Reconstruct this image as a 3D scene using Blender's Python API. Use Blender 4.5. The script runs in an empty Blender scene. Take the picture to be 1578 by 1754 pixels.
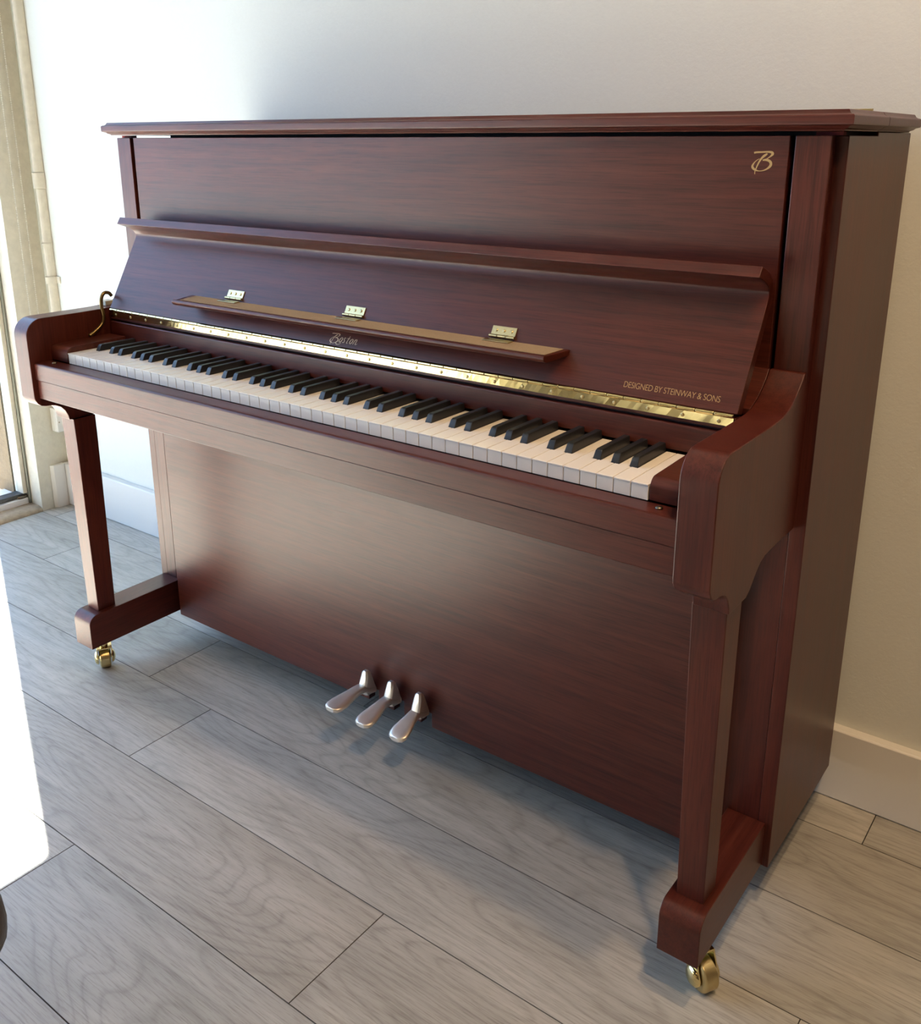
import bpy, bmesh, math, random
from mathutils import Vector, Matrix
from math import radians as R, pi, sin, cos
random.seed(7)
sc = bpy.context.scene
COL = sc.collection

# ------------------------------------------------------------------ materials
def new_mat(name):
    m = bpy.data.materials.new(name); m.use_nodes = True
    nt = m.node_tree; b = nt.nodes['Principled BSDF']
    return m, nt, b
def nd(nt, kind, **kw):
    n = nt.nodes.new(kind)
    for k, v in kw.items():
        if k.startswith('i_'):
            key = k[2:]
            n.inputs[int(key) if key.isdigit() else key.replace('_', ' ')].default_value = v
        else: setattr(n, k, v)
    return n
def ramp(nt, stops, interp='LINEAR'):
    r = nt.nodes.new('ShaderNodeValToRGB'); r.color_ramp.interpolation = interp
    while len(r.color_ramp.elements) > 1: r.color_ramp.elements.remove(r.color_ramp.elements[-1])
    r.color_ramp.elements[0].position = stops[0][0]; r.color_ramp.elements[0].color = (*stops[0][1], 1)
    for p, c in stops[1:]:
        e = r.color_ramp.elements.new(p); e.color = (*c, 1)
    return r
def plain(name, col, rough=.5, metal=0, spec=.5, bump=0, bscale=60, var=0):
    m, nt, b = new_mat(name)
    b.inputs['Base Color'].default_value = (*col, 1); b.inputs['Roughness'].default_value = rough
    b.inputs['Metallic'].default_value = metal; b.inputs['Specular IOR Level'].default_value = spec
    tc = nd(nt, 'ShaderNodeTexCoord')
    if var or bump:
        n = nd(nt, 'ShaderNodeTexNoise', i_Scale=bscale, i_Detail=6.0, i_Roughness=.6)
        nt.links.new(tc.outputs['Object'], n.inputs['Vector'])
        if var:
            r = ramp(nt, [(.3, tuple(c*(1-var) for c in col)), (.7, tuple(min(1, c*(1+var)) for c in col))])
            nt.links.new(n.outputs['Fac'], r.inputs['Fac']); nt.links.new(r.outputs['Color'], b.inputs['Base Color'])
        if bump:
            bp = nd(nt, 'ShaderNodeBump', i_Strength=bump, i_Distance=.002)
            nt.links.new(n.outputs['Fac'], bp.inputs['Height']); nt.links.new(bp.outputs['Normal'], b.inputs['Normal'])
    return m
def wood(name, axis, dark=(.044,.0080,.0054), mid=(.065,.0128,.0080), light=(.086,.0198,.0115), rough=.34):
    """satin mahogany veneer, grain running along the given axis"""
    m, nt, b = new_mat(name); L = nt.links.new
    tc = nd(nt, 'ShaderNodeTexCoord'); oi = nd(nt, 'ShaderNodeObjectInfo')
    off = nd(nt, 'ShaderNodeVectorMath', operation='SCALE'); off.inputs[0].default_value = (3.1, 5.7, 2.3)
    L(oi.outputs['Random'], off.inputs['Scale'])
    add = nd(nt, 'ShaderNodeVectorMath', operation='ADD'); L(tc.outputs['Object'], add.inputs[0]); L(off.outputs[0], add.inputs[1])
    def mapped(along, across):
        mp = nd(nt, 'ShaderNodeMapping')
        s = [across]*3; s['XYZ'.index(axis)] = along
        mp.inputs['Scale'].default_value = s; L(add.outputs[0], mp.inputs['Vector']); return mp
    # broad figure: bands of the sliced veneer
    m1 = mapped(.8, 12.0)
    n1 = nd(nt, 'ShaderNodeTexNoise', i_Scale=1.6, i_Detail=4.0, i_Roughness=.6, i_Distortion=1.1); L(m1.outputs[0], n1.inputs['Vector'])
    m2 = mapped(2.4, 85.0)
    n2 = nd(nt, 'ShaderNodeTexNoise', i_Scale=1.5, i_Detail=5.0, i_Roughness=.65, i_Distortion=.25); L(m2.outputs[0], n2.inputs['Vector'])
    m3 = mapped(14.0, 420.0)
    n3 = nd(nt, 'ShaderNodeTexNoise', i_Scale=1.3, i_Detail=2.0); L(m3.outputs[0], n3.inputs['Vector'])
    mx = nd(nt, 'ShaderNodeMath', operation='MULTIPLY_ADD'); mx.inputs[1].default_value = .38
    L(n1.outputs['Fac'], mx.inputs[0])
    k = nd(nt, 'ShaderNodeMath', operation='MULTIPLY'); k.inputs[1].default_value = .62; L(n2.outputs['Fac'], k.inputs[0]); L(k.outputs[0], mx.inputs[2])
    r1 = ramp(nt, [(.36, dark), (.50, mid), (.66, light)]); L(mx.outputs[0], r1.inputs['Fac'])
    r3 = ramp(nt, [(.34, (.50,.48,.48)), (.50, (1,1,1))]); L(n3.outputs['Fac'], r3.inputs['Fac'])
    mul = nd(nt, 'ShaderNodeMix', data_type='RGBA', blend_type='MULTIPLY'); mul.inputs[0].default_value = .6
    L(r1.outputs['Color'], mul.inputs[6]); L(r3.outputs['Color'], mul.inputs[7]); L(mul.outputs[2], b.inputs['Base Color'])
    b.inputs['Roughness'].default_value = rough; b.inputs['Specular IOR Level'].default_value = .34
    rr = nd(nt, 'ShaderNodeMapRange'); rr.inputs[3].default_value = rough-.03; rr.inputs[4].default_value = rough+.05
    L(n2.outputs['Fac'], rr.inputs[0]); L(rr.outputs[0], b.inputs['Roughness'])
    bp = nd(nt, 'ShaderNodeBump', i_Strength=.12, i_Distance=.0008); L(n3.outputs['Fac'], bp.inputs['Height']); L(bp.outputs['Normal'], b.inputs['Normal'])
    return m
WX, WY, WZ = wood('mahogany_x', 'X'), wood('mahogany_y', 'Y'), wood('mahogany_z', 'Z')
BRASS = plain('polished_brass', (.80,.66,.33), .14, 1.0)
BRASS2 = plain('brushed_brass', (.56,.45,.23), .30, 1.0, bump=.1, bscale=300)
PEDAL = plain('pedal_brass', (.84,.78,.69), .34, .8)
STEEL = plain('dark_screw', (.18,.15,.11), .35, 1.0)
IVORY = plain('key_white', (.80,.76,.70), .22, 0, .6)
EBONY = plain('key_black', (.012,.013,.016), .38, 0, .5)
GOLD = plain('gold_leaf', (.42,.28,.12), .45, .3)
GOLD2 = plain('pale_gold_leaf', (.72,.55,.36), .5, .15)
OLDB = plain('aged_brass', (.22,.15,.06), .3, .9)
FELT = plain('shelf_felt', (.30,.215,.125), .85, 0, .2, bump=.3, bscale=500, var=.12)
DARK = plain('inner_dark', (.02,.014,.012), .8)
IRON = plain('painted_back', (.05,.03,.02), .7)

# ------------------------------------------------------------------ mesh helpers
def mesh_obj(name, bm, mat, parent=None, bevel=0, segs=2, smooth=False, origin=None):
    bmesh.ops.recalc_face_normals(bm, faces=bm.faces[:])
    me = bpy.data.meshes.new(name)
    o = None
    off = Vector((0, 0, 0))
    if parent is not None: off = world_of(parent)
    if origin is not None: off2 = Vector(origin)
    else: off2 = off
    bmesh.ops.translate(bm, verts=bm.verts[:], vec=-off2)
    bm.to_mesh(me); bm.free()
    mats = mat if isinstance(mat, (list, tuple)) else [mat]
    for mm in mats: me.materials.append(mm)
    if smooth:
        for p in me.polygons: p.use_smooth = True
    o = bpy.data.objects.new(name, me); COL.objects.link(o)
    if parent is not None:
        o.parent = parent; o.location = off2-off
    else: o.location = off2
    if bevel:
        md = o.modifiers.new('bevel', 'BEVEL'); md.width = bevel; md.segments = segs; md.limit_method = 'ANGLE'; md.angle_limit = R(35); md.harden_normals = False
        for p in me.polygons: p.use_smooth = True
        w = o.modifiers.new('wn', 'WEIGHTED_NORMAL'); w.keep_sharp = True; w.weight = 100
    return o
def world_of(o):
    v = Vector(o.location)
    while o.parent is not None:
        o = o.parent; v += Vector(o.location)
    return v
def empty(name, loc, label, cat, group=None):
    o = bpy.data.objects.new(name, None); COL.objects.link(o); o.location = loc; o.empty_display_size = .1
    o['label'] = label; o['category'] = cat
    if group: o['group'] = group
    return o
def struct(o): o['kind'] = 'structure'; return o
def tag(o, label, cat, group=None):
    o['label'] = label; o['category'] = cat
    if group: o['group'] = group
    return o
def box(bm, x0, x1, y0, y1, z0, z1):
    vs = [bm.verts.new((x, y, z)) for x in (x0, x1) for y in (y0, y1) for z in (z0, z1)]
    for f in ((0,1,3,2), (4,6,7,5), (0,4,5,1), (2,3,7,6), (0,2,6,4), (1,5,7,3)): bm.faces.new([vs[i] for i in f])
    return vs
def nbox(x0, x1, y0, y1, z0, z1):
    bm = bmesh.new(); box(bm, x0, x1, y0, y1, z0, z1); return bm
def prism(bm, pts, a0, a1, axis='X'):
    """extrude a closed outline; pts are (y,z) for X, (x,z) for Y, (x,y) for Z"""
    def mk(p, a):
        if axis == 'X': return (a, p[0], p[1])
        if axis == 'Y': return (p[0], a, p[1])
        return (p[0], p[1], a)
    A = [bm.verts.new(mk(p, a0)) for p in pts]; B = [bm.verts.new(mk(p, a1)) for p in pts]
    n = len(pts)
    bm.faces.new(A); bm.faces.new(B[::-1])
    for i in range(n): bm.faces.new((A[i], B[i], B[(i+1) % n], A[(i+1) % n]))
def arc(cx, cy, r, a0, a1, n=8, r2=None):
    r2 = r2 or r
    return [(cx+r*cos(R(a0+(a1-a0)*i/n)), cy+r2*sin(R(a0+(a1-a0)*i/n))) for i in range(n+1)]
def loft(bm, rings, cap=True, closed=True):
    V = [[bm.verts.new(p) for p in ring] for ring in rings]
    n = len(V[0])
    for a, b in zip(V, V[1:]):
        for i in range(n if closed else n-1): bm.faces.new((a[i], a[(i+1) % n], b[(i+1) % n], b[i]))
    if cap: bm.faces.new(V[0][::-1]); bm.faces.new(V[-1])
def cyl(bm, c0, c1, r0, r1=None, n=20, cap=True):
    c0, c1 = Vector(c0), Vector(c1); r1 = r0 if r1 is None else r1
    d = (c1-c0).normalized(); a = d.orthogonal().normalized(); b = d.cross(a)
    loft(bm, [[c+(a*cos(2*pi*i/n)+b*sin(2*pi*i/n))*r for i in range(n)] for c, r in ((c0, r0), (c1, r1))], cap)
def lathe(bm, c, d, prof, n=28):
    """prof: (distance along d, radius)"""
    c, d = Vector(c), Vector(d).normalized(); a = d.orthogonal().normalized(); b = d.cross(a)
    loft(bm, [[c+d*h+(a*cos(2*pi*i/n)+b*sin(2*pi*i/n))*max(r, 1e-5) for i in range(n)] for h, r in prof])
def tube(bm, pts, rad, n=10):
    P = [Vector(p) for p in pts]; rings = []; prev = None
    for i, p in enumerate(P):
        t = (P[min(i+1, len(P)-1)]-P[max(i-1, 0)]).normalized()
        if prev is None: a = t.orthogonal().normalized()
        else: a = (prev-t*prev.dot(t)).normalized()
        prev = a; b = t.cross(a); r = rad[i] if isinstance(rad, (list, tuple)) else rad
        rings.append([p+(a*cos(2*pi*k/n)+b*sin(2*pi*k/n))*r for k in range(n)])
    loft(bm, rings)
def smooth_pts(pts, m=4):
    out = []
    P = [Vector(p) for p in pts]
    for i in range(len(P)-1):
        p0, p1, p2, p3 = P[max(i-1, 0)], P[i], P[i+1], P[min(i+2, len(P)-1)]
        for k in range(m):
            t = k/m
            out.append(.5*((2*p1)+(p2-p0)*t+(2*p0-5*p1+4*p2-p3)*t*t+(3*p1-p0-3*p2+p3)*t*t*t))
    out.append(P[-1]); return out
def strokes(bm, data, to_world, normal, thick=.0003):
    """calligraphic strokes: each a ribbon of varying width, lifted a hair off its board"""
    nv = Vector(normal).normalized()
    for k, st in enumerate(data):
        pts = smooth_pts([(a, b, w) for a, b, w in st], 4)
        L_, R_ = [], []
        for i, p in enumerate(pts):
            q = pts[min(i+1, len(pts)-1)]-pts[max(i-1, 0)]; t = Vector((q.x, q.y, 0)).normalized(); s = Vector((-t.y, t.x, 0))
            w = max(p.z, .0002)*.5
            L_.append((p.x+s.x*w, p.y+s.y*w)); R_.append((p.x-s.x*w, p.y-s.y*w))
        lift = thick*(1+.12*k)
        for i in range(len(pts)-1):
            vs = [bm.verts.new(Vector(to_world(*q))+nv*lift) for q in (L_[i], L_[i+1], R_[i+1], R_[i])]
            bm.faces.new(vs)
SKY = 9.5; SUN = 205.0; ELEV = 54.0; EXPO = -0.70
DOWN = [((1.45, -.80, 2.70), 38), ((1.20, -.15, 2.70), 33), ((1.2, -2.3, 2.70), 4)]
EMB= [[(0.6205, 1.118, 0.0022), (0.6237, 1.1187, 0.00219), (0.6304, 1.119, 0.002), (0.6378, 1.1193, 0.00217), (0.6427, 1.1187, 0.00288), (0.644, 1.1167, 0.00324), (0.6417, 1.1141, 0.00181), (0.6386, 1.1118, 0.00109), (0.6364, 1.1105, 0.00091)], [(0.6321, 1.1092, 0.00146), (0.6361, 1.1098, 0.00254), (0.64, 1.1088, 0.0029), (0.6426, 1.1065, 0.00326), (0.6426, 1.103, 0.00326), (0.6393, 1.0995, 0.00218), (0.6343, 1.097, 0.00128), (0.6287, 1.0963, 0.00092), (0.6241, 1.0973, 0.00221), (0.6205, 1.0998, 0.00295), (0.6198, 1.1026, 0.00258), (0.6221, 1.1066, 0.00129), (0.6253, 1.1095, 0.00073), (0.6282, 1.111, 0.00044)], [(0.6375, 1.1172, 0.00091), (0.6366, 1.1165, 0.00217), (0.6335, 1.1144, 0.00291), (0.6304, 1.1112, 0.00237), (0.6278, 1.107, 0.00201), (0.6259, 1.1027, 0.00165), (0.6244, 1.0984, 0.0014), (0.6235, 1.0955, 0.00111), (0.6236, 1.0923, 0.00089)]]
BOS= [[(-0.0425, 0.0211, 0.00138), (-0.0401, 0.0216, 0.00138), (-0.0352, 0.0218, 0.00126), (-0.0297, 0.0221, 0.00136), (-0.0261, 0.0216, 0.00181), (-0.0251, 0.0201, 0.00204), (-0.0268, 0.0182, 0.00114), (-0.0291, 0.0165, 0.0007), (-0.0307, 0.0155, 0.0007)], [(-0.0339, 0.0146, 0.00092), (-0.0309, 0.015, 0.0016), (-0.0281, 0.0143, 0.00182), (-0.0261, 0.0126, 0.00205), (-0.0261, 0.01, 0.00205), (-0.0286, 0.0074, 0.00137), (-0.0323, 0.0056, 0.00081), (-0.0364, 0.005, 0.0007), (-0.0398, 0.0058, 0.00139), (-0.0425, 0.0076, 0.00186), (-0.043, 0.0097, 0.00162), (-0.0413, 0.0127, 0.00081), (-0.0389, 0.0148, 0.0007), (-0.0368, 0.0159, 0.0007)], [(-0.0299, 0.0205, 0.0007), (-0.0306, 0.02, 0.00136), (-0.0329, 0.0184, 0.00183), (-0.0352, 0.0161, 0.00149), (-0.0371, 0.013, 0.00126), (-0.0385, 0.0098, 0.00104), (-0.0396, 0.0066, 0.00088), (-0.0403, 0.0044, 0.0007), (-0.0402, 0.0021, 0.0007)], [(-0.0171, 0.0163, 0.00111), (-0.0183, 0.0165, 0.00096), (-0.0199, 0.0156, 0.00138), (-0.0214, 0.0138, 0.00165), (-0.0223, 0.0116, 0.00169), (-0.0225, 0.0095, 0.00149), (-0.0219, 0.0083, 0.00111), (-0.0207, 0.0081, 0.00096), (-0.0191, 0.009, 0.00138), (-0.0176, 0.0108, 0.00165), (-0.0167, 0.013, 0.00169), (-0.0165, 0.0151, 0.00149), (-0.0171, 0.0163, 0.00111)], [(-0.0092, 0.016, 0.0009), (-0.0112, 0.0168, 0.0012), (-0.0128, 0.0152, 0.0014), (-0.0118, 0.0128, 0.0016), (-0.011, 0.0104, 0.0014), (-0.0128, 0.0083, 0.0011), (-0.0152, 0.0088, 0.0009)], [(-0.0012, 0.021, 0.0009), (-0.0035, 0.015, 0.0013), (-0.0055, 0.0095, 0.0014), (-0.0048, 0.008, 0.0011), (-0.003, 0.0088, 0.0008)], [(-0.0062, 0.016, 0.0009), (-0.0035, 0.0165, 0.001), (-0.0002, 0.0162, 0.0008)], [(0.0064, 0.0163, 0.00111), (0.0052, 0.0165, 0.00096), (0.0036, 0.0156, 0.00138), (0.0021, 0.0138, 0.00165), (0.0012, 0.0116, 0.00169), (0.001, 0.0095, 0.00149), (0.0016, 0.0083, 0.00111), (0.0028, 0.0081, 0.00096), (0.0044, 0.009, 0.00138), (0.0059, 0.0108, 0.00165), (0.0068, 0.013, 0.00169), (0.007, 0.0151, 0.00149), (0.0064, 0.0163, 0.00111)], [(0.0118, 0.0168, 0.0011), (0.0102, 0.0125, 0.0013), (0.0086, 0.008, 0.0014)], [(0.0094, 0.011, 0.0008), (0.012, 0.015, 0.0009), (0.0146, 0.0167, 0.0012), (0.0156, 0.0152, 0.0014), (0.0144, 0.0118, 0.0014), (0.0136, 0.009, 0.0013), (0.015, 0.008, 0.001), (0.018, 0.01, 0.0007)], [(-0.029, 0.0075, 0.0012), (-0.0275, 0.0045, 0.0012), (-0.0235, 0.0038, 0.0009), (-0.0195, 0.0052, 0.0008), (-0.0172, 0.0078, 0.0007)]]
# ------------------------------------------------------------------ room
WALLY = .640
def wall_mat(name, col, rough=.75):
    return plain(name, col, rough, 0, .3, bump=.25, bscale=160, var=.012)
WALLM = wall_mat('white_wall_paint', (.71,.73,.69))
TANW = wall_mat('tan_wall_paint', (.13,.095,.06))
CEILM = wall_mat('ceiling_paint', (.27,.245,.21))
TRIMM = plain('white_trim_paint', (.74,.73,.70), .42, 0, .5, bump=.05, bscale=90)
CREAM = plain('aged_cream_paint', (.60,.57,.48), .55, 0, .4, bump=.5, bscale=45, var=.08)
ALU = plain('white_aluminium', (.72,.73,.75), .35, .2)
DKALU = plain('grey_bronze_aluminium', (.17,.175,.15), .4, .3)
GASK = plain('dark_gasket', (.05,.052,.055), .5, bump=.4, bscale=200, var=.3)

# floor: one mesh of individual boards with fine V joints
def floor_mat():
    m, nt, b = new_mat('grey_oak_planks'); L = nt.links.new
    at = nd(nt, 'ShaderNodeAttribute', attribute_name='board')
    ti = nd(nt, 'ShaderNodeAttribute', attribute_name='tint')
    def mp(s, v=None):
        q = nd(nt, 'ShaderNodeMapping'); q.inputs['Scale'].default_value = s; L(v or at.outputs['Vector'], q.inputs['Vector']); return q
    # warp for the flowing cathedral figure
    w = nd(nt, 'ShaderNodeTexNoise', i_Scale=1.0, i_Detail=2.0); L(mp((.85, 4.6, 1)).outputs[0], w.inputs['Vector'])
    n1 = nd(nt, 'ShaderNodeTexNoise', i_Scale=1.0, i_Detail=4.0, i_Roughness=.6, i_Distortion=1.2); L(mp((1.3, 9, 1)).outputs[0], n1.inputs['Vector'])
    n2 = nd(nt, 'ShaderNodeTexNoise', i_Scale=1.0, i_Detail=5.0, i_Roughness=.7, i_Distortion=.35); L(mp((5, 95, 1)).outputs[0], n2.inputs['Vector'])
    n3 = nd(nt, 'ShaderNodeTexNoise', i_Scale=1.0, i_Detail=3.0, i_Roughness=.6); L(mp((26, 420, 1)).outputs[0], n3.inputs['Vector'])
    # contour rings
    rg = nd(nt, 'ShaderNodeMath', operation='MULTIPLY'); rg.inputs[1].default_value = 30.0; L(w.outputs['Fac'], rg.inputs[0])
    fr = nd(nt, 'ShaderNodeMath', operation='FRACT'); L(rg.outputs[0], fr.inputs[0])
    rr = ramp(nt, [(0, (.70,.69,.68)), (.22, (.96,.96,.96)), (.6, (1,1,1)), (.9, (.9,.9,.9)), (1, (.72,.71,.70))]); L(fr.outputs[0], rr.inputs['Fac'])
    r1 = ramp(nt, [(.28, (.325,.315,.285)), (.48, (.405,.394,.358)), (.70, (.480,.466,.426))]); L(n1.outputs['Fac'], r1.inputs['Fac'])
    r2 = ramp(nt, [(.28, (.66,.64,.62)), (.46, (.95,.95,.95)), (.65, (1.05,1.05,1.05))]); L(n2.outputs['Fac'], r2.inputs['Fac'])
    r3 = ramp(nt, [(.34, (.68,.66,.64)), (.50, (1,1,1))]); L(n3.outputs['Fac'], r3.inputs['Fac'])
    def mul(a, c, f=1.0):
        x = nd(nt, 'ShaderNodeMix', data_type='RGBA', blend_type='MULTIPLY'); x.inputs[0].default_value = f
        L(a, x.inputs[6]); L(c, x.inputs[7]); return x.outputs[2]
    c = mul(mul(mul(r1.outputs['Color'], r2.outputs['Color'], .8), r3.outputs['Color'], .7), rr.outputs['Color'], .62)
    # knots
    vk = nd(nt, 'ShaderNodeTexVoronoi', i_Scale=1.0, i_Randomness=1.0); L(mp((1.1, 5.2, 1)).outputs[0], vk.inputs['Vector'])
    rk = ramp(nt, [(.0, (.45,.43,.42)), (.035, (.62,.60,.60)), (.085, (1,1,1))]); L(vk.outputs['Distance'], rk.inputs['Fac'])
    c = mul(c, rk.outputs['Color'], .8)
    c = mul(c, ti.outputs['Color'], 1.0)
    L(c, b.inputs['Base Color'])
    rmap = nd(nt, 'ShaderNodeMapRange'); rmap.inputs[3].default_value = .36; rmap.inputs[4].default_value = .52
    L(n2.outputs['Fac'], rmap.inputs[0]); L(rmap.outputs[0], b.inputs['Roughness'])
    b.inputs['Specular IOR Level'].default_value = .5
    bp = nd(nt, 'ShaderNodeBump', i_Strength=.22, i_Distance=.0012); L(n2.outputs['Fac'], bp.inputs['Height']); L(bp.outputs['Normal'], b.inputs['Normal'])
    return m
def build_floor():
    rnd = random.Random(11)
    PW, PL = .198, 1.22
    joints = {-3: .62, -2: -.249, -1: .267, 0: -.383, 1: -.593, 2: -1.356, 3: .812}
    X0, X1 = -1.70, 3.2
    bm = bmesh.new(); lay = bm.loops.layers.float_vector.new('board'); lt = bm.loops.layers.float_color.new('tint')
    g = .0009; dp = .0016
    base = [bm.verts.new(p) for p in ((X0, -3.4, -.012), (X1, -3.4, -.012), (X1, WALLY, -.012), (X0, WALLY, -.012))]
    for s in range(-17, 4):
        ya = -.0625+PW*s; yb = ya+PW
        j = joints.get(s, rnd.uniform(-.6, .6)); j -= PL*math.ceil((j-X0)/PL)
        yb = min(yb, WALLY); ya = max(ya, -3.4)
        x = j
        while x < X1:
            a, b_ = max(x, X0), min(x+PL, X1)
            if b_-a > .01:
                o = (rnd.uniform(0, 40), rnd.uniform(0, 40)); t = rnd.uniform(.90, 1.10); wv = rnd.uniform(-.025, .025)
                flip = rnd.choice((-1, 1))
                top = [bm.verts.new(p) for p in ((a+g, ya+g, 0), (b_-g, ya+g, 0), (b_-g, yb-g, 0), (a+g, yb-g, 0))]
                bot = [bm.verts.new(p) for p in ((a+g*.3, ya+g*.3, -dp), (b_-g*.3, ya+g*.3, -dp), (b_-g*.3, yb-g*.3, -dp), (a+g*.3, yb-g*.3, -dp))]
                und = [bm.verts.new((v.co.x, v.co.y, -.012)) for v in bot]
                fs = [bm.faces.new(top)]
                side = []
                for i in range(4):
                    fs.append(bm.faces.new((bot[i], bot[(i+1) % 4], top[(i+1) % 4], top[i])))
                    side.append(bm.faces.new((und[i], und[(i+1) % 4], bot[(i+1) % 4], bot[i])))
                fs += side; fs.append(bm.faces.new(und[::-1]))
                for f in fs:
                    edge = f is not fs[0]
                    for lp in f.loops:
                        v = lp.vert.co
                        lp[lay] = Vector(((v.x-a)*flip+o[0], (v.y-ya)+o[1], 0))
                        k = .32 if edge else 1
                        lp[lt] = (t*k*(1+wv), t*k, t*k*(1-wv), 1)
            x += PL
    bm.verts.remove(base[0]); bm.verts.remove(base[1]); bm.verts.remove(base[2]); bm.verts.remove(base[3])
    bmesh.ops.recalc_face_normals(bm, faces=bm.faces[:])
    me = bpy.data.meshes.new('floor'); bm.to_mesh(me); bm.free(); me.materials.append(floor_mat())
    o = bpy.data.objects.new('floor', me); COL.objects.link(o); struct(o)
    return o
build_floor()
struct(mesh_obj('floor_underlay', nbox(-1.70, 3.2, -3.4, WALLY, -.10, -.012), DARK)).name = 'trim_2'
struct(mesh_obj('wall_back', nbox(-2.05, 3.3, WALLY, WALLY+.15, -.10, 2.76), WALLM))
struct(mesh_obj('wall_right', nbox(3.2, 3.35, -3.5, WALLY, -.10, 2.76), TANW))
struct(mesh_obj('wall_front', nbox(-2.05, 3.35, -3.55, -3.4, -.10, 2.76), TANW))
struct(mesh_obj('ceiling', nbox(-2.05, 3.35, -3.55, WALLY+.15, 2.76, 2.9), CEILM))
# left wall: the pier beside the piano, the header and the far end; the rest is glass
HEAD = 2.64
bm = bmesh.new()
box(bm, -2.00, -1.70, .535, WALLY, -.10, 2.76)
box(bm, -2.00, -1.70, -3.4, .535, HEAD, 2.76)
box(bm, -2.00, -1.70, -3.4, -2.7, -.10, HEAD)
struct(mesh_obj('wall_left', bm, CREAM))

# baseboards
def bb_profile(y, t=.0205, h=.1409):
    return [(y, .0), (y-t+.003, 0), (y-t, .003), (y-t, h-.003), (y-t+.003, h), (y, h)]
bm = bmesh.new(); prism(bm, bb_profile(WALLY), -1.699, 3.2)
struct(mesh_obj('baseboard_back', bm, TRIMM, bevel=.001))
bm = bmesh.new(); prism(bm, [(-1.70, .577), (-1.6985, .575), (-1.688, .583), (-1.682, .606), (-1.684, .6195), (-1.70, .6195)], 0, .142, 'Z')
struct(mesh_obj('baseboard_left', bm, TRIMM, bevel=.0012))
# timber quarter round along the window
bm = bmesh.new(); prism(bm, [(-1.766, 0), (-1.696, 0)]+arc(-1.722, .0, .026, 0, 90, 6, .016)[1:]+[(-1.766, .016)], -2.7, .5340, 'Y')
bm2 = bmesh.new(); prism(bm2, [(-1.6995, .534), (-1.696, .534), (-1.696, .600), (-1.6995, .604)], 0, .012, 'Z'); bm2.free()
TAN = plain('weathered_timber', (.30,.245,.18), .6, 0, .3, bump=.6, bscale=60, var=.2)
struct(mesh_obj('trim_1', bm, TAN))

# window_1: full-height shopfront glazing in a pale aluminium frame
def glass_mat():
    m = bpy.data.materials.new('clear_glass'); m.use_nodes = True; nt = m.node_tree; nt.nodes.clear()
    out = nd(nt, 'ShaderNodeOutputMaterial'); mix = nd(nt, 'ShaderNodeMixShader'); tr = nd(nt, 'ShaderNodeBsdfTransparent'); gl = nd(nt, 'ShaderNodeBsdfGlossy')
    gl.inputs['Roughness'].default_value = .02; tr.inputs['Color'].default_value = (.93,.95,.94,1)
    fz = nd(nt, 'ShaderNodeFresnel'); ge = nd(nt, 'ShaderNodeNewGeometry'); mr = nd(nt, 'ShaderNodeMapRange'); mr.inputs[3].default_value = 1.45; mr.inputs[4].default_value = 1/1.45
    nt.links.new(ge.outputs['Backfacing'], mr.inputs[0]); nt.links.new(mr.outputs[0], fz.inputs[0])   # both faces reflect like a thin pane
    nt.links.new(fz.outputs[0], mix.inputs[0]); nt.links.new(tr.outputs[0], mix.inputs[1]); nt.links.new(gl.outputs[0], mix.inputs[2]); nt.links.new(mix.outputs[0], out.inputs[0])
    return m
GL = glass_mat()
win = bpy.data.objects.new('window_1', None); COL.objects.link(win); win.location = (-1.80, -1.08, 0); struct(win)
FX0, FX1 = -1.835, -1.757
bm = bmesh.new()
box(bm, FX0, FX1, .5270, .5345, .0, HEAD)                # right stile
box(bm, FX0, FX1, -2.7, -2.66, .0, HEAD)
box(bm, FX0, FX1, -2.66, .527, HEAD-.05, HEAD)
box(bm, FX0, FX1, -1.10, -1.06, .04, HEAD-.05)           # mullion
mesh_obj('window_frame', bm, DKALU, win, bevel=.002)
bm = bmesh.new(); box(bm, -1.90, -1.762, -2.66, .5268, -.02, .036)
mesh_obj('window_sill', bm, ALU, win, bevel=.003)
bm = bmesh.new()
box(bm, -1.812, -1.772, -1.06, .5268, .0365, .050)
box(bm, -1.812, -1.788, -1.06, .482, HEAD-.062, HEAD-.05)
mesh_obj('glazing_gasket', bm, GASK, win, bevel=.001)
mesh_obj('glazing_stop', nbox(-1.812, -1.765, .5135, .5268, .0505, HEAD-.05), CREAM, win, bevel=.001)
bm = bmesh.new(); box(bm, -1.803, -1.797, -1.06, .5135, .050, HEAD-.062); mesh_obj('glass_pane', bm, GL, win)
bm = bmesh.new(); box(bm, -1.803, -1.797, -2.66, -1.10, .036, HEAD-.05); mesh_obj('glass_pane', bm, GL, win)
bm = bmesh.new()
tube(bm, [(-1.768, .494, .0425), (-1.765, .500, .0405), (-1.7645, .512, .040), (-1.7665, .520, .0405), (-1.770, .524, .041)], .0042, 8)
mesh_obj('window_catch', bm, STEEL, win)

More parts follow.
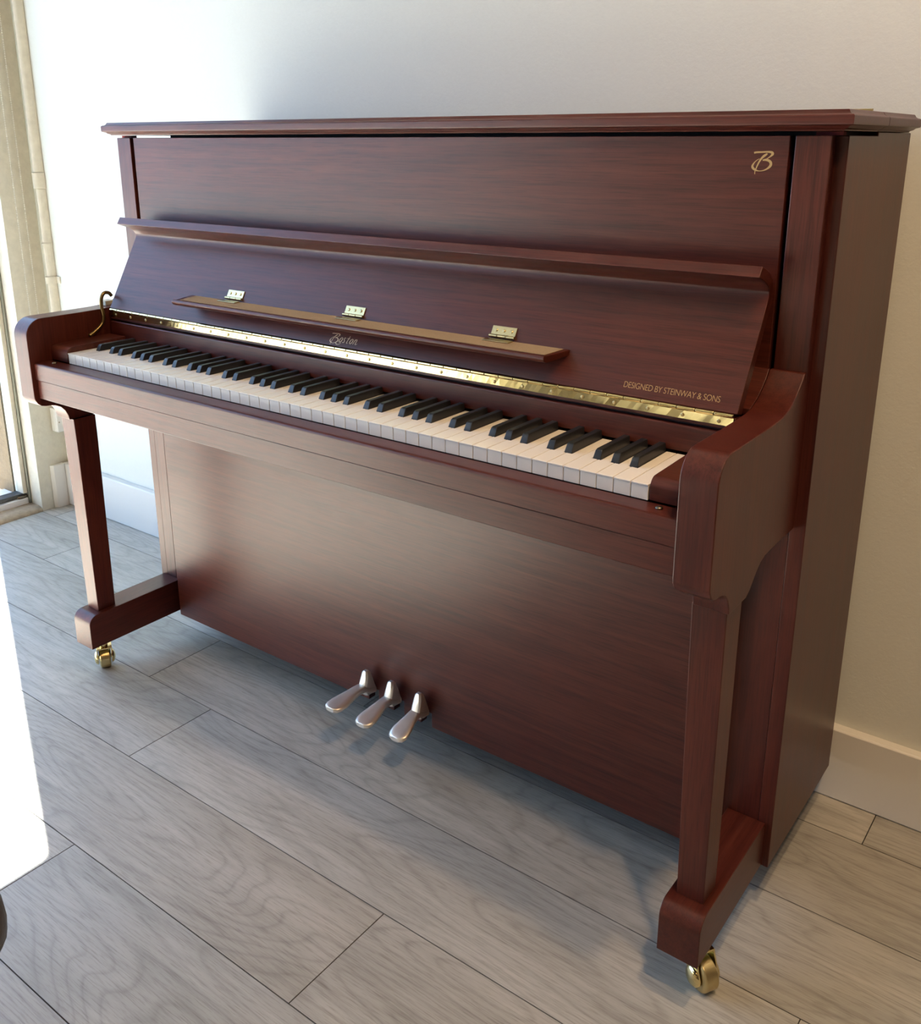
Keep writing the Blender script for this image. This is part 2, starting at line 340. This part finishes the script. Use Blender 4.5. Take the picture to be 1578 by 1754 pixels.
# outside: stucco pier at the corner and the sunlit paving
STUCCO = plain('tan_stucco', (.125,.092,.058), .9, 0, .2, bump=1.0, bscale=130, var=.16)
bm = bmesh.new(); prism(bm, [(-2.00, .535), (-1.8352, .535), (-1.8352, 1.2), (-2.00, 1.2)], .03, 3.0, 'Z')
bm.free()
bm = bmesh.new(); box(bm, -2.02, -2.0005, .530, 1.2, .0, 3.0); box(bm, -1.9995, -1.836, .520, .5345, .03, HEAD)
o = mesh_obj('stucco_pier', bm, STUCCO); tag(o, 'tan rough stucco pier outside the window at the left edge', 'pier')
bm = bmesh.new(); box(bm, -14, -2.0005, -12, 8, -.12, -.02); box(bm, -2.0005, -1.9, -2.7, .53, -.12, -.02)
struct(mesh_obj('ground', bm, plain('pale_paving', (.27,.26,.245), .85, 0, .2, bump=.4, bscale=20, var=.06)))

# ------------------------------------------------------------------ wall fittings
# surface conduit with coupler, joint and strap
cd = empty('wall_conduit', (-1.645, WALLY, .33), 'cream painted plastic conduit running down the wall in the window corner', 'conduit')
def cprof(w, d): return [(-1.645-w/2, WALLY-.0006)]+[(-1.645+w/2*cos(R(a)), WALLY-.004-(d-.004)*sin(R(a))) for a in (180, 165, 140, 115, 90, 65, 40, 15, 0)]+[(-1.645+w/2, WALLY-.0006)]
def cseg(name, w, d, z0, z1):
    bm = bmesh.new(); prism(bm, cprof(w, d), z0, z1, 'Z'); return mesh_obj(name, bm, CREAM, cd, bevel=.001)
cseg('conduit_tube', .030, .026, 1.045, 2.75); cseg('conduit_tube', .028, .024, .33, .999)
cseg('coupler', .034, .030, .9995, 1.0445); cseg('joint_collar', .032, .028, .835, .842)
bm = bmesh.new(); prism(bm, cprof(.034, .029), .722, .742, 'Z'); box(bm, -1.6285, -1.612, WALLY-.004, WALLY-.0006, .722, .742)
mesh_obj('strap', bm, CREAM, cd, bevel=.001)
ob = empty('outlet_box', (-1.68, .620, .25), 'white surface electrical box low in the corner behind the left piano leg', 'electrical box')
bm = bmesh.new(); box(bm, -1.6995, -1.664, .600, WALLY-.0005, .252, .3295); mesh_obj('box_body', bm, TRIMM, ob, bevel=.003)
bm = bmesh.new(); cyl(bm, (-1.6645, .607, .285), (-1.6625, .607, .285), .0022, n=10); mesh_obj('screw', bm, STEEL, ob)

# roller blind chains hanging in front of the pier
CH = plain('white_bead_plastic', (.80,.79,.74), .4)
def chain(y, x, label):
    bm = bmesh.new(); z = .60
    k = 0
    while z < 2.45:
        bmesh.ops.create_icosphere(bm, subdivisions=1, radius=.0021, matrix=Matrix.Translation((x, y, z))); z += .0062; k += 1
    n0 = len(bm.verts)
    cyl(bm, (x, y, .60), (x, y, 2.45), .0005, n=5)
    return tag(mesh_obj('blind_chain', bm, CH, None, smooth=True, origin=(x, y, 2.45)), label, 'blind chain', 'roller blind chains at the window')
chain(.572, -1.688, 'white beaded roller blind chain, the one nearer the window glass')
chain(.598, -1.688, 'white beaded roller blind chain, the one nearer the wall conduit')

# ------------------------------------------------------------------ piano
PZ = bpy.data.objects.new('upright_piano', None); COL.objects.link(PZ); PZ.location = (0, .30, 0)
tag(PZ, 'reddish brown mahogany upright piano standing against the white wall on grey planks', 'piano')
P_ = PZ
AX0, AX1 = .6684, .7140     # arm thickness
SX0, SX1 = .7085, .7300     # side panel
YS, YB = .288, .595
ZB, ZT = .0813, 1.1385
def both(fn):
    for s in (1, -1): fn(s)
def xb(s, a, b): return (a, b) if s > 0 else (-b, -a)

# side panels
def f(s):
    a, b = xb(s, SX0, SX1); bm = bmesh.new()
    prism(bm, [(YS, ZB), (YB, ZB), (YB, 1.1432), (.4185, 1.1432), (.4185, ZT), (YS, ZT)], a, b)
    mesh_obj('side_panel', bm, WZ, P_, bevel=.0012)
both(f)
# pillars beside the upper panel, spacers on top
def f(s):
    a, b = xb(s, .6712, .7148)
    mesh_obj('pillar', nbox(a, b, .272, YS-.0003, .835, ZT), WZ, P_, bevel=.0012)
    a, b = xb(s, .676, .7083)
    mesh_obj('pillar_backing', nbox(a, b, YS, .31, .10, ZT), WZ, P_)
    a, b = xb(s, .690, .722)
    mesh_obj('lid_spacer', nbox(a, b, .2895, .302, ZT+.0002, 1.1430), plain('red_felt_pad', (.16,.02,.018), .9) if s > 0 else bpy.data.materials['red_felt_pad'], P_)
both(f)
# arms: curved top, corbel beneath
armp = ([(.001, .648), (0, .652), (0, .768)]+arc(.034, .7715, .034, 180, 90, 9)[1:]
        + [(.12, .8055), (.165, .8058), (.190, .8068), (.212, .8100), (.232, .8180), (.247, .8285), (.258, .8385), (.2665, .849), (.2875, .849), (.2875, .630), (.205, .6305), (.180, .6295), (.166, .6255), (.154, .6180), (.143, .6080), (.134, .5995), (.1225, .5935), (.0672, .5935),
           (.0655, .603), (.0605, .614), (.0525, .6235), (.042, .6290), (.034, .6310), (.0225, .6320), (.0125, .6345), (.0055, .6400)])
def f(s):
    a, b = xb(s, AX0, AX1); bm = bmesh.new(); prism(bm, armp, a, b)
    mesh_obj('arm', bm, WZ if s else WY, P_, bevel=.0015, segs=3)
both(f)
# legs: square, tapered
def f(s):
    bm = bmesh.new()
    def ring(z, x0, x1, y0, y1): return [(s*x0, y0, z), (s*x1, y0, z), (s*x1, y1, z), (s*x0, y1, z)]
    loft(bm, [ring(.1578, .6716, .7098, .0808, .1228), ring(.540, .6650, .7092, .0750, .1228), ring(.5933, .6648, .7096, .0735, .1225)])
    mesh_obj('leg', bm, WZ, P_, bevel=.0012)
both(f)
# toe blocks with casters
toep = [(.0505, .0815), (.0505, .136)]+arc(.0715, .1366, .021, 180, 90, 7)[1:]+[(YS-.0005, .1576), (YS-.0005, .0815)]
def f(s):
    a, b = xb(s, .6612, .7200); bm = bmesh.new(); prism(bm, toep, a, b)
    tb = mesh_obj('toe_block', bm, WY, P_, bevel=.0012)
    x = .6934*s; cy = .114 if s > 0 else .096
    bm = bmesh.new()
    cyl(bm, (x, cy, .0813), (x, cy, .0775), .0215, n=24)                     # plate
    cyl(bm, (x, cy, .0775), (x, cy, .058), .0085, n=16)
    # fork with rounded cheeks
    rot = Matrix.Rotation(R(60 if s > 0 else 240), 4, 'Z')
    nb = []
    sub = bmesh.new()
    for k in (-1, 1):
        pts = [(.013, .060), (.020, .050)]+[(-.018+.0155*cos(R(t)), .0245+.0155*sin(R(t))) for t in (35, 10, -20, -60, -90, -120, -160, 170, 140)]+[(-.020, .060)]
        prism(sub, pts, k*.0150-.0012, k*.0150+.0012)
    box(sub, -.0162, .0162, -.020, .014, .0575, .0605)
    cyl(sub, (-.0190, -.018, .0245), (.0190, -.018, .0245), .0045, n=14)
    for k in (-1, 1): lathe(sub, (k*.0160, -.018, .0245), (k, 0, 0), [(0, .0150), (.0025, .0140), (.0050, .0105), (.0062, .005), (.0066, 0)], 20)
    me = bpy.data.meshes.new('t'); bmesh.ops.transform(sub, matrix=Matrix.Translation((x, cy, 0)) @ rot, verts=sub.verts[:]); sub.to_mesh(me); sub.free(); bm.from_mesh(me); bpy.data.meshes.remove(me)
    fk = mesh_obj('caster', bm, BRASS, tb, bevel=.0006)
    w = bmesh.new()
    lathe(w, (-.0125, -.018, .0243), (1, 0, 0), [(0, .004), (0, .0170), (.0015, .0222), (.0035, .0243), (.0215, .0243), (.0235, .0222), (.025, .0170), (.025, .004)], 36)
    bmesh.ops.transform(w, matrix=Matrix.Translation((x, cy, 0)) @ rot, verts=w.verts[:])
    mesh_obj('caster_wheel', w, BRASS2, tb, bevel=.0005)
both(f)
mesh_obj('lid_gap_blocker', nbox(-.590, .7080, .3105, .330, 1.060, 1.1434), DARK, P_)  # added dark bar blacking out the gap under the lid, left end open
def f(s):
    a, b = xb(s, .6900, .7080); mesh_obj('lid_gap_blocker_side', nbox(a, b, .3310 if s > 0 else .40, .5750, 1.060, 1.1434), DARK, P_)  # added dark bar, stops light showing through the gap over the side panel
    a, b = xb(s, .6400, .6680); bm = bmesh.new()
    prism(bm, [(.2070, .800), (.2710, .800), (.2710, .8490), (.2665, .8490), (.258, .8385), (.247, .8285), (.232, .8180), (.212, .8100), (.2070, .8085)], a, b)
    mesh_obj('cheek', bm, WX, P_, bevel=.0008)
both(f)
# key slip (upper band), key bed front (lower band)
bm = bmesh.new(); prism(bm, [(.0455, .6885), (.0455, .7210), (.0135, .7225), (.0095, .7212), (.0078, .7175), (.0078, .6885)], -.6680, .6680)
mesh_obj('key_slip', bm, WX, P_, bevel=.0008)
bm = bmesh.new(); prism(bm, [(.0098, .6505), (.0098, .6880), (.285, .6880), (.285, .6505)], -.6680, .6680)
mesh_obj('key_bed', bm, WX, P_, bevel=.0015)
# screw knobs on the key slip
def f(s):
    bm = bmesh.new(); lathe(bm, (.6335*s, .0300, .7216), (0, 0, 1), [(0, .0045), (.0015, .0047), (.0028, .0036), (.0032, 0)], 16)
    mesh_obj('slip_knob', bm, STEEL, P_, smooth=True)
both(f)
# key blocks at both ends of the keyboard
kbp = [(.0462, .7228), (.0462, .7395)]+arc(.0582, .7395, .012, 180, 90, 7)[1:]+[(.1775, .7540), (.1775, .7228)]
def f(s):
    a, b = xb(s, .6128, .6680); bm = bmesh.new(); prism(bm, kbp, a, b)
    mesh_obj('key_block', bm, WX, P_, bevel=.0008)
both(f)
mesh_obj('key_frame', nbox(-.6125, .6125, .050, .285, .6885, .7180), DARK, P_)

# 52 white and 36 black keys
KW = .0235; K0 = -26*KW; YK = .0460; YE = .1765; ZK = .7418
LET = 'ABCDEFG'
shift = {'A': .0026, 'C': -.0019, 'D': .0019, 'F': -.0026, 'G': 0.0}
blacks = []
for i in range(51):
    l = LET[i % 7]
    if l in shift: blacks.append((K0+(i+1)*KW+shift[l], i))
bpos = {i: x for x, i in blacks}
BWH = .0058; YBK = .0945
cache = {}
def white_mesh(cutL, cutR):
    bm = bmesh.new(); h = KW/2-.0005
    xl = -h if cutL is None else cutL; xr = h if cutR is None else cutR
    pts = [(-h, YK+.0012), (h, YK+.0012)]
    if cutR is not None: pts += [(h, YBK-.0012), (xr, YBK-.0012)]
    pts += [(xr, YE), (xl, YE)]
    if cutL is not None: pts += [(xl, YBK-.0012), (-h, YBK-.0012)]
    prism(bm, pts, ZK-.0205, ZK-.0022, 'Z')
    pts2 = [(x, y if k > 1 else YK) for k, (x, y) in enumerate(pts)]
    prism(bm, pts2, ZK-.0022, ZK, 'Z')
    return bm
for i in range(52):
    c = K0+(i+.5)*KW
    cl = None if (i-1) not in bpos else round(bpos[i-1]+BWH+.0008-c, 5)
    cr = None if i not in bpos else round(bpos[i]-BWH-.0008-c, 5)
    if (cl, cr) not in cache:
        me_o = mesh_obj('white_key', white_mesh(cl, cr), IVORY, None, bevel=.0006, segs=2, origin=(0, 0, 0))
        cache[(cl, cr)] = me_o
        o = me_o
    else:
        o = cache[(cl, cr)].copy(); COL.objects.link(o)
    o.parent = P_; o.location = Vector((c, 0, 0))-P_.location
first = None
for x, i in blacks:
    if first is None:
        bm = bmesh.new()
        def rg(z, hw, y0): return [(-hw, y0, z), (hw, y0, z), (hw, .1768, z), (-hw, .1768, z)]
        loft(bm, [rg(ZK-.018, BWH, YBK), rg(ZK, BWH, YBK), rg(ZK+.0095, .0049, YBK+.0050), rg(ZK+.0117, .0042, YBK+.0085)])
        first = mesh_obj('black_key', bm, EBONY, None, bevel=.0007, origin=(0, 0, 0)); o = first
    else:
        o = first.copy(); COL.objects.link(o)
    o.parent = P_; o.location = Vector((x, 0, 0))-P_.location

# rail behind the keys and the board carrying the brass hinge
bm = bmesh.new(); prism(bm, [(.1790, .7445), (.1778, .7470), (.1786, .7790), (.1800, .7806), (.1960, .7806), (.1960, .7445)], -.6610, .6610)
mesh_obj('key_rail', bm, WX, P_, bevel=.001)
bm = bmesh.new(); prism(bm, [(.1800, .7848), (.1795, .7858), (.1797, .8005), (.1960, .8010), (.1960, .7848)], -.6610, .6610)
mesh_obj('hinge_board', bm, WX, P_, bevel=.0005)
mesh_obj('rail_spacer', nbox(-.6400, .6400, .1880, .1955, .7808, .7846), DARK, P_)
def hinge_strip():
    bm = bmesh.new(); rnd = random.Random(3)
    # slightly hand-hammered plate: many short sections
    n = 160
    rings = []
    for i in range(n+1):
        x = -.6585+1.317*i/n; w = .00007*sin(i*1.7)+.00009*sin(i*.61+1)
        rings.append([(x, .1796, .7896), (x, .1783+w, .7896), (x, .1786-w, .8008), (x, .1796, .8008)])
    loft(bm, rings)
    o = mesh_obj('long_hinge', bm, BRASS, P_, smooth=False)
    # knuckles, alternating between the two leaves
    bm = bmesh.new(); m = 52; L_ = 1.317/m
    for k in range(m):
        x0 = -.6585+L_*k
        lathe(bm, (x0+.0004, .1788, .8033), (1, 0, 0), [(0, .0012), (0, .0024), (.0006, .0029), (L_-.0014, .0029), (L_-.0008, .0024), (L_-.0008, .0012)], 12)
    mesh_obj('hinge_knuckles', bm, BRASS, o, smooth=False, bevel=.0002)
    for k in range(27):
        x = -.640+1.28*k/26
        bm = bmesh.new(); lathe(bm, (x, .1785, .7945), (0, -1, 0), [(0, .0026), (.0007, .0026), (.0012, .0018), (.0013, 0)], 12)
        if k == 0: s0 = mesh_obj('hinge_screw', bm, BRASS2, o, origin=(x, .1785, .7945)); s0.location = Vector((x, .1785, .7945))-world_of(o)
        else:
            bm.free(); s = s0.copy(); COL.objects.link(s); s.location = Vector((x, .1785, .7945))-world_of(o)
hinge_strip()

# fallboard, folded open: flat board, gutter curve and forward lip
FA = Vector((0, .1805, .8060)); FD = Vector((0, .0730, .1300)).normalized(); FN = Vector((0, -FD.z, FD.y))
def fw(x, d): return FA+FD*d+Vector((x, 0, 0))
fb = [(.1805, .8060), (.2535, .9360), (.2575, .9435), (.2572, .9500), (.2520, .9565), (.2440, .9615), (.2335, .9660), (.2163, .9720), (.2245, .9850),
      (.2400, .9800), (.2540, .9735), (.2640, .9660), (.2705, .9570), (.2725, .9460), (.2690, .9330), (.1965, .8015)]
bm = bmesh.new(); prism(bm, fb, -.6620, .6620)
FB = mesh_obj('fallboard', bm, WX, P_, bevel=.0011)
# music shelf
bm = bmesh.new()
z0 = .8478
prism(bm, [(.2030, z0-.0045), (.2064, z0+.0035), (.1600, z0+.0012), (.1555, z0+.0028), (.1520, z0+.0016), (.1508, z0-.0020), (.1530, z0-.0060), (.1580, z0-.0085), (.1680, z0-.0085)], -.4270, .4060)
# tapered ends
for v in bm.verts:
    if v.co.y < .17:
        v.co.x += .010 if v.co.x < 0 else -.010
SH = mesh_obj('music_shelf', bm, WX, FB, bevel=.0012)
bm = bmesh.new()
prism(bm, [(.2020, z0+.0034), (.1615, z0+.0014), (.1615, z0+.0022), (.2020, z0+.0042)], -.4100, .3970)
for v in bm.verts:
    if v.co.y < .17: v.co.x += .006 if v.co.x < 0 else -.006
mesh_obj('shelf_felt', bm, FELT, SH)
h0 = None
for x in (-.306, -.009, .2895):
    bm = bmesh.new()
    c = fw(x, .0632)
    def leaf(dx0, dx1, p, q, n_, t):
        a = [fw(x+dx0, p)+n_*.0002, fw(x+dx1, p)+n_*.0002, fw(x+dx1, q)+n_*.0002, fw(x+dx0, q)+n_*.0002]
        loft(bm, [a, [v+n_*t for v in a]])
    leaf(-.0215, .0215, .0575, .0722, FN, .0014)
    b0 = fw(x, .0560)+FN*.0028
    for k in range(3):
        cyl(bm, b0+Vector((-.0225+.0152*k, 0, 0)), b0+Vector((-.0225+.0152*k+.0142, 0, 0)), .0024, n=12)
    # lower leaf lies on the shelf
    zz = z0+.0046
    vs = [(x-.0235, .1995, zz), (x+.0235, .1995, zz), (x+.0235, .1865, zz-.0006), (x-.0235, .1865, zz-.0006)]
    loft(bm, [[Vector(v) for v in vs], [Vector(v)+Vector((0, 0, .0012)) for v in vs]])
    if h0 is None:
        h0 = mesh_obj('shelf_hinge', bm, BRASS2, FB, bevel=.0003, origin=tuple(c)); h0.location = c-world_of(FB); ho = h0
    else:
        bm.free(); ho = h0.copy(); COL.objects.link(ho); ho.location = c-world_of(FB)
# screws of each shelf hinge sit in the same mesh level as the hinge: dark-slotted heads
sc0 = None
for x in (-.306, -.009, .2895):
    for dx in (-.0135, 0, .0135):
        p = fw(x+dx, .0655)+FN*.0016
        if sc0 is None:
            bm = bmesh.new(); lathe(bm, p, FN, [(0, .0026), (.0006, .0026), (.0011, .0017), (.0012, 0)], 14)
            sc0 = mesh_obj('hinge_screw', bm, BRASS2, FB, origin=tuple(p)); sc0.location = p-world_of(FB)
        else:
            s = sc0.copy(); COL.objects.link(s); s.location = p-world_of(FB)
bm = bmesh.new(); strokes(bm, [[(a, b, w) for a, b, w in st] for st in BOS], lambda a, b: fw(a, b), FN)
mesh_obj('maker_lettering', bm, GOLD2, FB)
def lettering(txt, width, height):
    cu = bpy.data.curves.new('t', 'FONT'); cu.body = txt; cu.size = 1; cu.offset = -.012; cu.space_character = .93
    o = bpy.data.objects.new('t', cu); COL.objects.link(o)
    dg = bpy.context.evaluated_depsgraph_get(); me = bpy.data.meshes.new_from_object(o.evaluated_get(dg))
    bpy.data.objects.remove(o); bpy.data.curves.remove(cu)
    xs = [v.co.x for v in me.vertices]; ys = [v.co.y for v in me.vertices]
    bm = bmesh.new(); bm.from_mesh(me); bpy.data.meshes.remove(me)
    for v in bm.verts:
        v.co.x = (v.co.x-min(xs))/(max(xs)-min(xs))*width; v.co.y = (v.co.y-min(ys))/(max(ys)-min(ys))*height
    return bm
bm = lettering('DESIGNED BY STEINWAY & SONS', .1350, .0082)
for v in bm.verts:
    v.co = fw(.5010+v.co.x, .0116+v.co.y)+FN*.0003
bm.normal_update()
mesh_obj('fallboard_lettering', bm, GOLD, FB)
# slow-close arm at the left end of the fallboard
bm = bmesh.new()
pts = smooth_pts([(-.6650, .1890, .8300), (-.6650, .1830, .8365), (-.6650, .1720, .8370), (-.6650, .1650, .8260), (-.6650, .1640, .8080), (-.6650, .1660, .7900), (-.6650, .1600, .7750), (-.6650, .1420, .7620), (-.6650, .1300, .7560)], 4)
tube(bm, pts, [.0036]*len(pts), 10)
mesh_obj('fallboard_stay', bm, OLDB, P_, smooth=True)

mesh_obj('felt_pad', nbox(-.7130, -.6900, .1900, .2120, .8062, .8160), plain('pale_felt', (.62,.62,.52), .9), P_, bevel=.001)
# upper panel with emblem
mesh_obj('upper_panel', nbox(-.6640, .6640, .2746, .2920, .8200, ZT), WX, P_, bevel=.0010)
UP = bpy.data.objects['upper_panel']
bm = bmesh.new(); strokes(bm, EMB, lambda a, b: Vector((a, .2746, b)), (0, -1, 0))
mesh_obj('emblem', bm, GOLD, UP)
# lower panel with pedal notches, stiles, bottom board
px = (-.0465, .0175, .0850)
pts = [(-.6480, .0785)]
for x in px: pts += [(x-.0125, .0785), (x-.0125, .1080), (x+.0125, .1080), (x+.0125, .0785)]
pts += [(.6480, .0785), (.6480, .6503), (-.6480, .6503)]
bm = bmesh.new(); prism(bm, pts, .2700, .2878, 'Y')
mesh_obj('lower_panel', bm, WX, P_, bevel=.0012)
def f(s):
    a, b = xb(s, .6484, .7080); mesh_obj('stile', nbox(a, b, .2885, .3060, .0830, .6300), WZ, P_, bevel=.001)
both(f)
mesh_obj('bottom_board', nbox(-.7080, .7080, .3065, .5750, .0850, .1050), DARK, P_)
mesh_obj('back_board', nbox(-.7080, .7080, .5755, YB, .0850, 1.1380), IRON, P_)
mesh_obj('inner_shelf', nbox(-.7080, .7080, .3065, .5750, .8000, .8300), DARK, P_)

# pedals
def pedal(x, tipy, dx, dz):
    bm = bmesh.new()
    # stations along the foot: (y, x offset, z top, half width, thickness)
    st = [(.2660, 0, .1130, .0085, .0140), (.2480, 0, .1180, .0086, .0150), (.2360, 0, .1235, .0088, .0120), (.2220, .05, .1235, .0092, .0105), (.2080, .2, .1215, .0105, .0100),
          (.1940, .42, .1190, .0130, .0100), (.1800, .65, .1165, .0150, .0100), (.1680, .85, .1145, .0150, .0098), (.1600, .95, .1130, .0125, .0092), (.1555, 1.0, .1115, .0070, .0070)]
    sc_ = (.262-tipy)/(.262-.1555)
    rings = []
    for y, t, zt, hw, th in st:
        yy = .262-(.262-y)*sc_; zz = zt+.0085+dz*(.262-y)/.107; hw *= 1.32; th *= 1.25; xx = x+dx*t
        ring = []
        for a in range(0, 360, 20):
            ca, sa = cos(R(a)), sin(R(a))
            e = .55
            ring.append((xx+hw*math.copysign(abs(ca)**e, ca), yy, zz-th/2+th/2*math.copysign(abs(sa)**.8, sa)))
        rings.append(ring)
    loft(bm, rings)
    # upright tongue rising in front of the panel
    def tr(z, y0, y1, hw):
        hw *= 1.2; z += .004 if z < .14 else 0
        return [(x-hw, y0, z), (x-hw*.55, y0-.0028, z), (x+hw*.55, y0-.0028, z), (x+hw, y0, z), (x+hw, y1, z), (x-hw, y1, z)]
    loft(bm, [tr(.1050, .2430, .2650, .0085), tr(.1180, .2370, .2640, .0085), tr(.1300, .2405, .2600, .0082), tr(.1480, .2450, .2560, .0072), tr(.1545, .2465, .2545, .0060), tr(.1580, .2485, .2525, .0032)])
    mesh_obj('pedal', bm, PEDAL, P_, smooth=False, bevel=.0009, segs=3)
pedal(px[0], .1540, -.006, .003); pedal(px[1], .1640, -.003, -.009); pedal(px[2], .1790, -.001, -.018)

# lid: front flap and rear part, moulded edge
def lid(name, y0, y1, fr, bk):
    lv = [(1.1436, .0135), (1.1452, .0125), (1.1468, .0085), (1.1490, .0060), (1.1506, .0005), (1.1530, 0), (1.1606, 0), (1.1620, .0012), (1.1628, .0045), (1.1645, .0070), (1.1672, .0085), (1.1680, .0095)]
    bm = bmesh.new()
    loft(bm, [[(-.742+i, y0+i*fr, z), (.742-i, y0+i*fr, z), (.742-i, y1-i*bk, z), (-.742+i, y1-i*bk, z)] for z, i in lv])
    return mesh_obj(name, bm, WX, P_, bevel=.0004)
lid('front_lid', .2552, .4165, 1, 0); lid('rear_lid', .4178, .5960, 0, .6)
bm = bmesh.new(); box(bm, -.7200, .7200, .4080, .4165, 1.1681, 1.1692); cyl(bm, (-.72, .4171, 1.1702), (.72, .4171, 1.1702), .0021, n=10); mesh_obj('lid_hinge', bm, BRASS2, P_)

# ------------------------------------------------------------------ bench seen at the left edge
bn = empty('piano_bench', (-.10, -.80, 0), 'dark grey padded bench corner at the left edge in front of the piano', 'bench')
LEA = plain('dark_grey_leather', (.045,.042,.040), .38, 0, .5, bump=.25, bscale=140)
def bench():
    bx0, bx1, by0, by1 = -.42, .3500, -.98, -.6200
    bm = bmesh.new(); rings = []
    prof = [(.400, .050), (.402, .040), (.408, .029), (.418, .018), (.432, .008), (.448, .001), (.462, 0), (.476, .001), (.488, .005), (.498, .014), (.504, .030), (.507, .07)]
    def rr(ins, z, r=.05, n=7):
        r = max(r-ins*.4, .012); out = []
        for cx, cy, a0 in ((bx1-ins-r, by1-ins-r, 0), (bx0+ins+r, by1-ins-r, 90), (bx0+ins+r, by0+ins+r, 180), (bx1-ins-r, by0+ins+r, 270)):
            out += [(cx+r*cos(R(a0+90*k/n)), cy+r*sin(R(a0+90*k/n)), z) for k in range(n+1)]
        return out
    loft(bm, [rr(i, z) for z, i in prof])
    mesh_obj('cushion', bm, LEA, bn, smooth=True)
    mesh_obj('seat_frame', nbox(bx0+.045, bx1-.050, by0+.045, by1-.050, .340, .3995), WX, bn, bevel=.003)
    for x in (bx0+.070, bx1-.075):
        for y in (by0+.070, by1-.075):
            bm = bmesh.new()
            loft(bm, [[(x-h, y-h, z), (x+h, y-h, z), (x+h, y+h, z), (x-h, y+h, z)] for z, h in ((0, .014), (.3398, .021))])
            mesh_obj('leg', bm, WZ, bn, bevel=.002)
bench()

# ------------------------------------------------------------------ light
w = bpy.data.worlds.new('World'); sc.world = w; w.use_nodes = True
bg = w.node_tree.nodes['Background']
bg.inputs['Color'].default_value = (.38,.60,1.0,1); bg.inputs['Strength'].default_value = SKY
sun = bpy.data.lights.new('sun', 'SUN'); sun.energy = SUN; sun.angle = R(.6); sun.color = (1.0,.95,.86)
so = bpy.data.objects.new('sun', sun); COL.objects.link(so)
e = R(ELEV); sd = Vector((.9013*cos(e), -.4332*cos(e), -sin(e)))
so.rotation_euler = sd.to_track_quat('-Z', 'Y').to_euler()
def spot(name, loc, power, col, size=.12):
    l = bpy.data.lights.new(name, 'AREA'); l.shape = 'DISK'; l.size = size; l.energy = power; l.color = col
    o = bpy.data.objects.new(name, l); COL.objects.link(o); o.location = loc; return o
for loc, p in DOWN: spot('ceiling_downlight', loc, p, (1.0,.665,.37))
pl = bpy.data.lights.new('window_portal', 'AREA'); pl.shape = 'RECTANGLE'; pl.size = 3.16; pl.size_y = HEAD; pl.cycles.is_portal = True
po = bpy.data.objects.new('window_portal', pl); COL.objects.link(po); po.location = (-1.84, -1.08, HEAD/2)
po.rotation_euler = Vector((1, 0, 0)).to_track_quat('-Z', 'Z').to_euler()
po.rotation_euler = Matrix(((0, 0, -1), (1, 0, 0), (0, -1, 0))).transposed().to_euler() if False else po.rotation_euler

# ------------------------------------------------------------------ camera
cam = bpy.data.cameras.new('camera'); co = bpy.data.objects.new('camera', cam); COL.objects.link(co)
yaw, pit, rol = R(-36.7754), R(-16.7486), R(-.0121)
F = Vector((sin(yaw)*cos(pit), cos(yaw)*cos(pit), sin(pit))); rt = Vector((cos(yaw), -sin(yaw), 0)); up = rt.cross(F)
r2 = rt*cos(rol)+up*sin(rol); u2 = -rt*sin(rol)+up*cos(rol)
M = Matrix((r2, u2, -F)).transposed().to_4x4(); M.translation = Vector((1.0677, -.9376, 1.1321))
co.matrix_world = M
cam.sensor_fit = 'AUTO'; cam.sensor_width = 36; cam.lens = 36*1630.1355/1754; cam.shift_y = (732.3038-877)/1754
cam.clip_start = .02; cam.clip_end = 100
sc.camera = co
sc.view_settings.view_transform = 'Standard'; sc.view_settings.look = 'None'; sc.view_settings.gamma = 1.0
sc.view_settings.use_curve_mapping = False; sc.view_settings.exposure = EXPO
